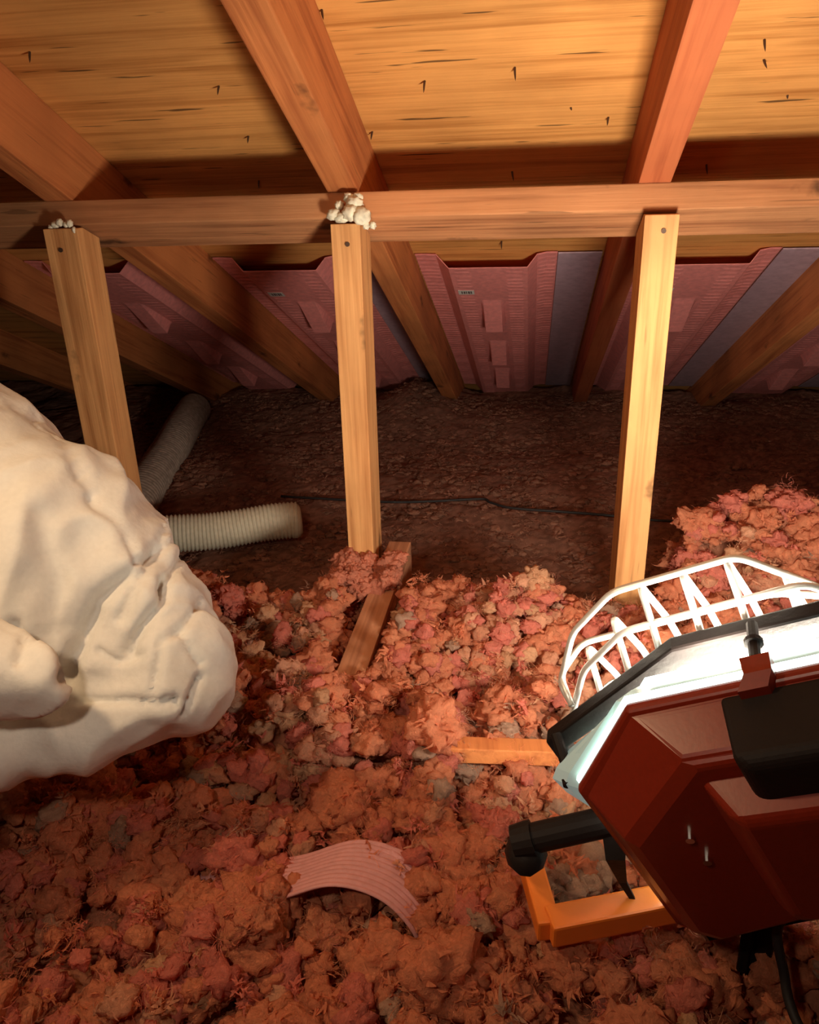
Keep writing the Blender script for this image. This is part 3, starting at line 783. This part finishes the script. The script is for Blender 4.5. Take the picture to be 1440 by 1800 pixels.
# wire guard
bm = bmesh.new(); rw = .0036
prof = [(-.024, .078), (-.004, .100), (.026, .126), (-.05, .150), (-.24, .150), (-.27, .125), (-.275, .080)]
def wire(pts, r=rw, rc=.012):
    add_tube(bm, round_corners(pts, rc, 4), r, 8)
for a in (-.060, -.018, .024, .066, .108, .150, .19):
    k = 0.0 if 0 < a < .13 else -.030
    wire([lamp_pt(a, b_ + (k * (2 if a < -.03 or a > .18 else 1) if b_ > -.1 else 0), c) for b_, c in prof])
for (b_, c, xe) in ((-.004, .100, .165), (.026, .126, .118), (-.05, .150, .13), (-.12, .152, .13), (-.19, .152, .13), (-.262, .13, .16)):
    if b_ > -.01:
        pts = [lamp_pt(-.092, -.11, .082), lamp_pt(-.108, b_ - .095, c - .012), lamp_pt(-.066, b_ - .038, c), lamp_pt(-.005, b_, c), lamp_pt(xe, b_, c), lamp_pt(xe + .055, b_ - .055, c - .008), lamp_pt(xe + .085, b_ - .11, .084)]
    else:
        pts = [lamp_pt(-.092, b_ - .02, .082), lamp_pt(-.104, b_ - .01, c - .03), lamp_pt(-.075, b_, c), lamp_pt(xe, b_, c), lamp_pt(xe + .06, b_, c - .03), lamp_pt(xe + .085, b_, .082)]
    wire(pts)
lamp_mesh('wire_guard', bm, M_WIRE, smooth=True, label='bright plated wire cage over the front')
# lower gasket strip
bm = bmesh.new()
def low(a, d, c): return lamp_pt(a, -.362 + (a - WL - .02) * .2353 - d, c)
def strip(a0, a1, d0, d1, c): return [low(a0, d0, c), low(a1, d0, c), low(a1, d1, c), low(a0, d1, c)]
loft(bm, [strip(-.070, .32, .002, .024, -.004), strip(-.070, .32, .002, .026, .022)], cap0=True, cap1=True)
for k in range(42):
    a = -.066 + k * .009
    loft(bm, [strip(a, a + .0045, -.008, .006, -.010), strip(a, a + .0045, -.008, .006, -.003)], cap0=True, cap1=True)
lamp_mesh('lower_strip', bm, M_BLACK, label='black toothed strip along the lower edge')
# yoke, knob, stand
def W(px, py, z): return on_plane(px, py, (0, 0, z), (0, 0, 1))
bm = bmesh.new()
k0 = W(930, 1475, .33); k1 = W(1085, 1440, .36)
add_tube(bm, [k0, k1], .016, 16); add_tube(bm, [k0 + (k1 - k0) * .05, k0 + (k1 - k0) * -.18], [.020, .018], 16)
lamp_mesh('pivot_bar', bm, M_BLACK)
bm = bmesh.new(); kk = W(925, 1500, .31)
add_tube(bm, [kk + Vector((0, -.02, .01)), kk + Vector((0, .012, -.012)), kk + Vector((0, .03, -.03))], [.016, .024, .02], 10)
lamp_mesh('tilt_knob', bm, M_BLACK, smooth=True)
def flat_bar(bm, pts, w_, t_, side):
    side = Vector(side).normalized(); vr = []
    for i, p in enumerate(pts):
        a = pts[max(i - 1, 0)]; c = pts[min(i + 1, len(pts) - 1)]; t = (c - a).normalized(); nn = t.cross(side).normalized()
        ww = w_[i] if isinstance(w_, (list, tuple)) else w_
        vr.append([p + side * sx * ww / 2 + nn * sn * t_ / 2 for sx, sn in ((-1, -1), (1, -1), (1, 1), (-1, 1))])
    loft(bm, vr, cap0=True, cap1=True)
bm = bmesh.new(); flat_bar(bm, [W(1080, 1470, .35), W(1082, 1510, .33), W(1095, 1550, .27), W(1118, 1590, .235)], [.024, .020, .009, .005], .003, (1, 0, .1))
lamp_mesh('yoke_bracket', bm, M_BLACK)
# orange square-tube foot
bm = bmesh.new()
zt = .245
a = W(965, 1612, zt); b_ = W(1130, 1580, zt); dirx = (b_ - a).normalized()
rz = math.atan2(dirx.y, dirx.x)
xf = Matrix.Translation((a + Vector((0, 0, 0)))) @ Matrix.Rotation(rz, 4, 'Z')
add_box(bm, (0, -.016, -.030), (.42, .016, 0), .003, xf)
c0 = W(940, 1525, zt)
dv = (c0 - a); rz2 = math.atan2(dv.y, dv.x)
xf = Matrix.Translation(a + Vector((0, 0, -.001))) @ Matrix.Rotation(rz2, 4, 'Z')
add_box(bm, (-.005, -.013, -.030), (.11, .013, -.002), .003, xf)
lamp_mesh('floor_frame', bm, M_STAND, label='orange square tube foot half buried in wool')
for px in (1308, 1338):
    bm = bmesh.new(); p = W(px, 1700, .2); add_tube(bm, [p + Vector((0, 0, -.06)), p + Vector((.015, .06, .16))], .006 if px < 1320 else .011, 10)
    lamp_mesh('stand_post', bm, M_BLACK, smooth=True)
bm = bmesh.new()
add_tube(bm, smooth_path([lamp_pt(.30, -.10, -.14), lamp_pt(.33, -.2, -.17), W(1420, 1600, .33), W(1380, 1720, .24), W(1440, 1850, .20), W(1600, 1900, .18)], 8), .005, 10)
lamp_mesh('power_cord', bm, M_CABLE, smooth=True)
tag(lamp, 'red work light with black frame and bright wire cage on an orange foot', 'work light')

# ------------------------------------------------------------------ person in white coverall
def cam_pt(px, py, depth):
    d = C2W @ Vector((px - CX, py - CY, FPX)); return CAM + d * (depth / FPX)
def R_(px, depth): return px / FPX * depth

def capsule_union(name, chains, voxel, mat, parent, deform=None, smooth_iter=6):
    bm = bmesh.new()
    for ch in chains:
        for (p, r), (q, s) in zip(ch, ch[1:]):
            p = Vector(p); q = Vector(q); n = 8
            pts = []; rad = []
            L = (q - p).length
            t = (q - p).normalized()
            # rounded ends
            for k in range(5): a = math.pi / 2 * k / 4; pts.append(p - t * (r * math.cos(a))); rad.append(max(r * math.sin(a), 1e-3))
            for k in range(1, n): e = k / n; pts.append(p.lerp(q, e)); rad.append(r + (s - r) * e)
            for k in range(5): a = math.pi / 2 * k / 4; pts.append(q + t * (s * math.sin(a))); rad.append(max(s * math.cos(a), 1e-3))
            up = Vector((0, 0, 1)) if abs(t.z) < .9 else Vector((1, 0, 0)); sd = t.cross(up).normalized(); u2 = sd.cross(t)
            rings = [[bm.verts.new(c + (sd * math.cos(2 * math.pi * j / 20) + u2 * math.sin(2 * math.pi * j / 20)) * rr) for j in range(20)] for c, rr in zip(pts, rad)]
            for A_, B_ in zip(rings, rings[1:]):
                for j in range(20): bm.faces.new((A_[j], A_[(j + 1) % 20], B_[(j + 1) % 20], B_[j]))
            bm.faces.new(rings[0][::-1]); bm.faces.new(rings[-1])
    o = link_mesh(name, bm, mat)
    m = o.modifiers.new('r', 'REMESH'); m.mode = 'VOXEL'; m.voxel_size = voxel
    m2 = o.modifiers.new('s', 'SMOOTH'); m2.iterations = smooth_iter; m2.factor = .5
    dg = bpy.context.evaluated_depsgraph_get()
    me = bpy.data.meshes.new_from_object(o.evaluated_get(dg))
    o.modifiers.clear(); old = o.data; o.data = me; bpy.data.meshes.remove(old)
    if deform: deform(me)
    for p in me.polygons: p.use_smooth = True
    for v in me.vertices: v.co = Vector(v.co) - parent.location if parent else v.co
    if parent: o.parent = parent
    return o

D = 1.05
def sp(px, py, r, d=D): return (cam_pt(px, py, d), R_(r, d))
person = empty('person', (-0.80, 0.95, 0.13))
hip = sp(-150, 930, 300, 1.08); th1 = sp(60, 985, 222); th2 = sp(200, 1105, 180); knee = sp(288, 1178, 118, 1.0)
sh1 = sp(235, 1235, 92, .98); sh2 = sp(60, 1290, 78, .95); sh3 = sp(-160, 1330, 70, .93)
waist = sp(-330, 800, 250, 1.05); chest = sp(-330, 610, 230, 1.02); should = sp(-300, 520, 190, 1.02); neck = sp(-190, 470, 90, 1.02); head = sp(-136, 452, 118, 1.02); head2 = sp(-150, 430, 120, 1.02)
el = sp(62, 1198, 62, .86); el2 = sp(-20, 1188, 80, .85); arm0 = sp(-260, 1030, 95, .86); arm1 = sp(-330, 620, 110, .95); wrist = sp(-210, 1270, 60, .80); eltip = sp(108, 1210, 26, .86)
chains = [[hip, th1, th2, knee], [knee, sh1, sh2, sh3], [hip, waist, chest, should, neck, head2, head], [arm1, arm0, el2, el, eltip], [el2, wrist]]
hip2 = sp(-330, 1000, 230, 1.25); kn2 = sp(-120, 1190, 110, 1.28); ft2 = sp(-330, 1330, 80, 1.2)
chains += [[hip, hip2, kn2, ft2]]
armb = sp(-150, 640, 90, 1.25); armc = sp(-60, 850, 70, 1.35)
chains += [[should, armb, armc]]
K = lambda px, py, d=.95: cam_pt(px, py, d)
# fold lines of the cloth, laid over the leg
folds = [([(290, 930), (255, 1000), (232, 1040), (215, 1085)], .010, .011), ([(283, 1025), (282, 1060), (250, 1100), (222, 1145)], .016, .010),
         ([(222, 1015), (180, 1050), (150, 1110), (112, 1190)], .020, .016), ([(305, 950), (260, 985), (235, 990)], .010, .008), ([(310, 1105), (350, 1165)], .008, .006),
         ([(135, 1225), (190, 1232), (305, 1228)], .012, .008), ([(350, 1190), (318, 1250)], .010, .006), ([(285, 1130), (270, 1210)], .008, .007),
         ([(170, 1150), (200, 1165), (245, 1150)], .008, .008), ([(165, 870), (205, 920), (235, 990)], .007, .012), ([(0, 700), (90, 750), (170, 860)], .006, .016), ([(30, 1095), (45, 1130), (36, 1160)], .008, .012),
         ([(330, 960), (300, 1010), (282, 1040)], .010, .007), ([(60, 900), (100, 1000), (110, 1100)], .010, .03), ([(350, 1060), (320, 1110), (300, 1120)], .009, .008)]
KN = Vector(knee[0])
def wrinkle(me):
    V = np.empty(len(me.vertices) * 3, np.float32); me.vertices.foreach_get('co', V); V = V.reshape(-1, 3).astype(float)
    Nn = np.empty(len(me.vertices) * 3, np.float32); me.vertices.foreach_get('normal', Nn); Nn = Nn.reshape(-1, 3).astype(float)
    disp = np.zeros(len(V))
    C = np.array(CAM)
    for pts, dep, wd in folds:
        # each fold is a vertical cut through the cloth running along the sight plane of its line, on the near side only
        rays = [np.array(cam_ray(*p)) for p in pts]
        best = np.full(len(V), 9.0)
        for a, b_ in zip(rays, rays[1:]):
            for t in np.linspace(0, 1, 8):
                r = a * (1 - t) + b_ * t; r /= np.linalg.norm(r)
                w_ = V - C; s = w_ @ r; d = np.linalg.norm(w_ - s[:, None] * r, axis=1)
                best = np.minimum(best, d)
        front = (Nn @ np.array(fwd) < -.05)
        disp += np.where(front, -.85 * dep * np.exp(-(best / (wd * .55)) ** 2) + dep * .12 * np.exp(-((best - 1.5 * wd) / wd) ** 2), 0)
    for k in range(len(V)):
        q = Vector(V[k])
        w_ = noise.noise_vector(q * 3) * .5
        a = Vector((q.x * 4.5 + q.z * 3.5, q.y * 5, q.z * 4.5 - q.x * 3.5)) + w_      # crumpled facets with crisp ridges
        k2 = math.exp(-((q - KN).length / .30) ** 2) * .75 + .25                    # the cloth bunches towards the knee
        disp[k] += k2 * (.014 - .050 * abs(noise.noise(a * 1.2)) - .018 * abs(noise.noise(a * 2.7 + w_))) + .0006 * noise.noise(q * 45)
    V += Nn * disp[:, None]
    me.vertices.foreach_set('co', V.astype(np.float32).ravel()); me.update()
cov = capsule_union('coverall', chains, .0055, M_SUIT, person, wrinkle, 14)
cov['label'] = 'creased white hooded coverall'
# body: head, hands and feet inside the suit
fc = head[0] + Vector((.05, -.02, .0))
hand = wrist[0]
hd = [[(head[0], .075), (head[0] + Vector((.0, .0, -.05)), .06)], [(wrist[0] + Vector((0, 0, 0)), .03), (hand + Vector((-.01, -.03, -.07)), .036)]]
for k, (dx, L) in enumerate(((-.030, .055), (-.012, .068), (.007, .072), (.026, .062))):
    b0 = hand + Vector((dx, -.035, -.085)); hd.append([(b0, .010), (b0 + Vector((0, -.01, -L * .6)), .009), (b0 + Vector((0, .01, -L)), .008)])
hd.append([(hand + Vector((.03, -.02, -.05)), .012), (hand + Vector((.055, -.03, -.085)), .010)])
hd.append([(wrist[0], .03), (el2[0], .028), (arm0[0], .035), (arm1[0], .05), (chest[0], .10), (head[0], .055)])
bd = capsule_union('body', hd, .006, M_SKIN, person, None, 3)
tag(person, 'person in a white coverall crouching at the left edge, knee bent towards the work light', 'person')
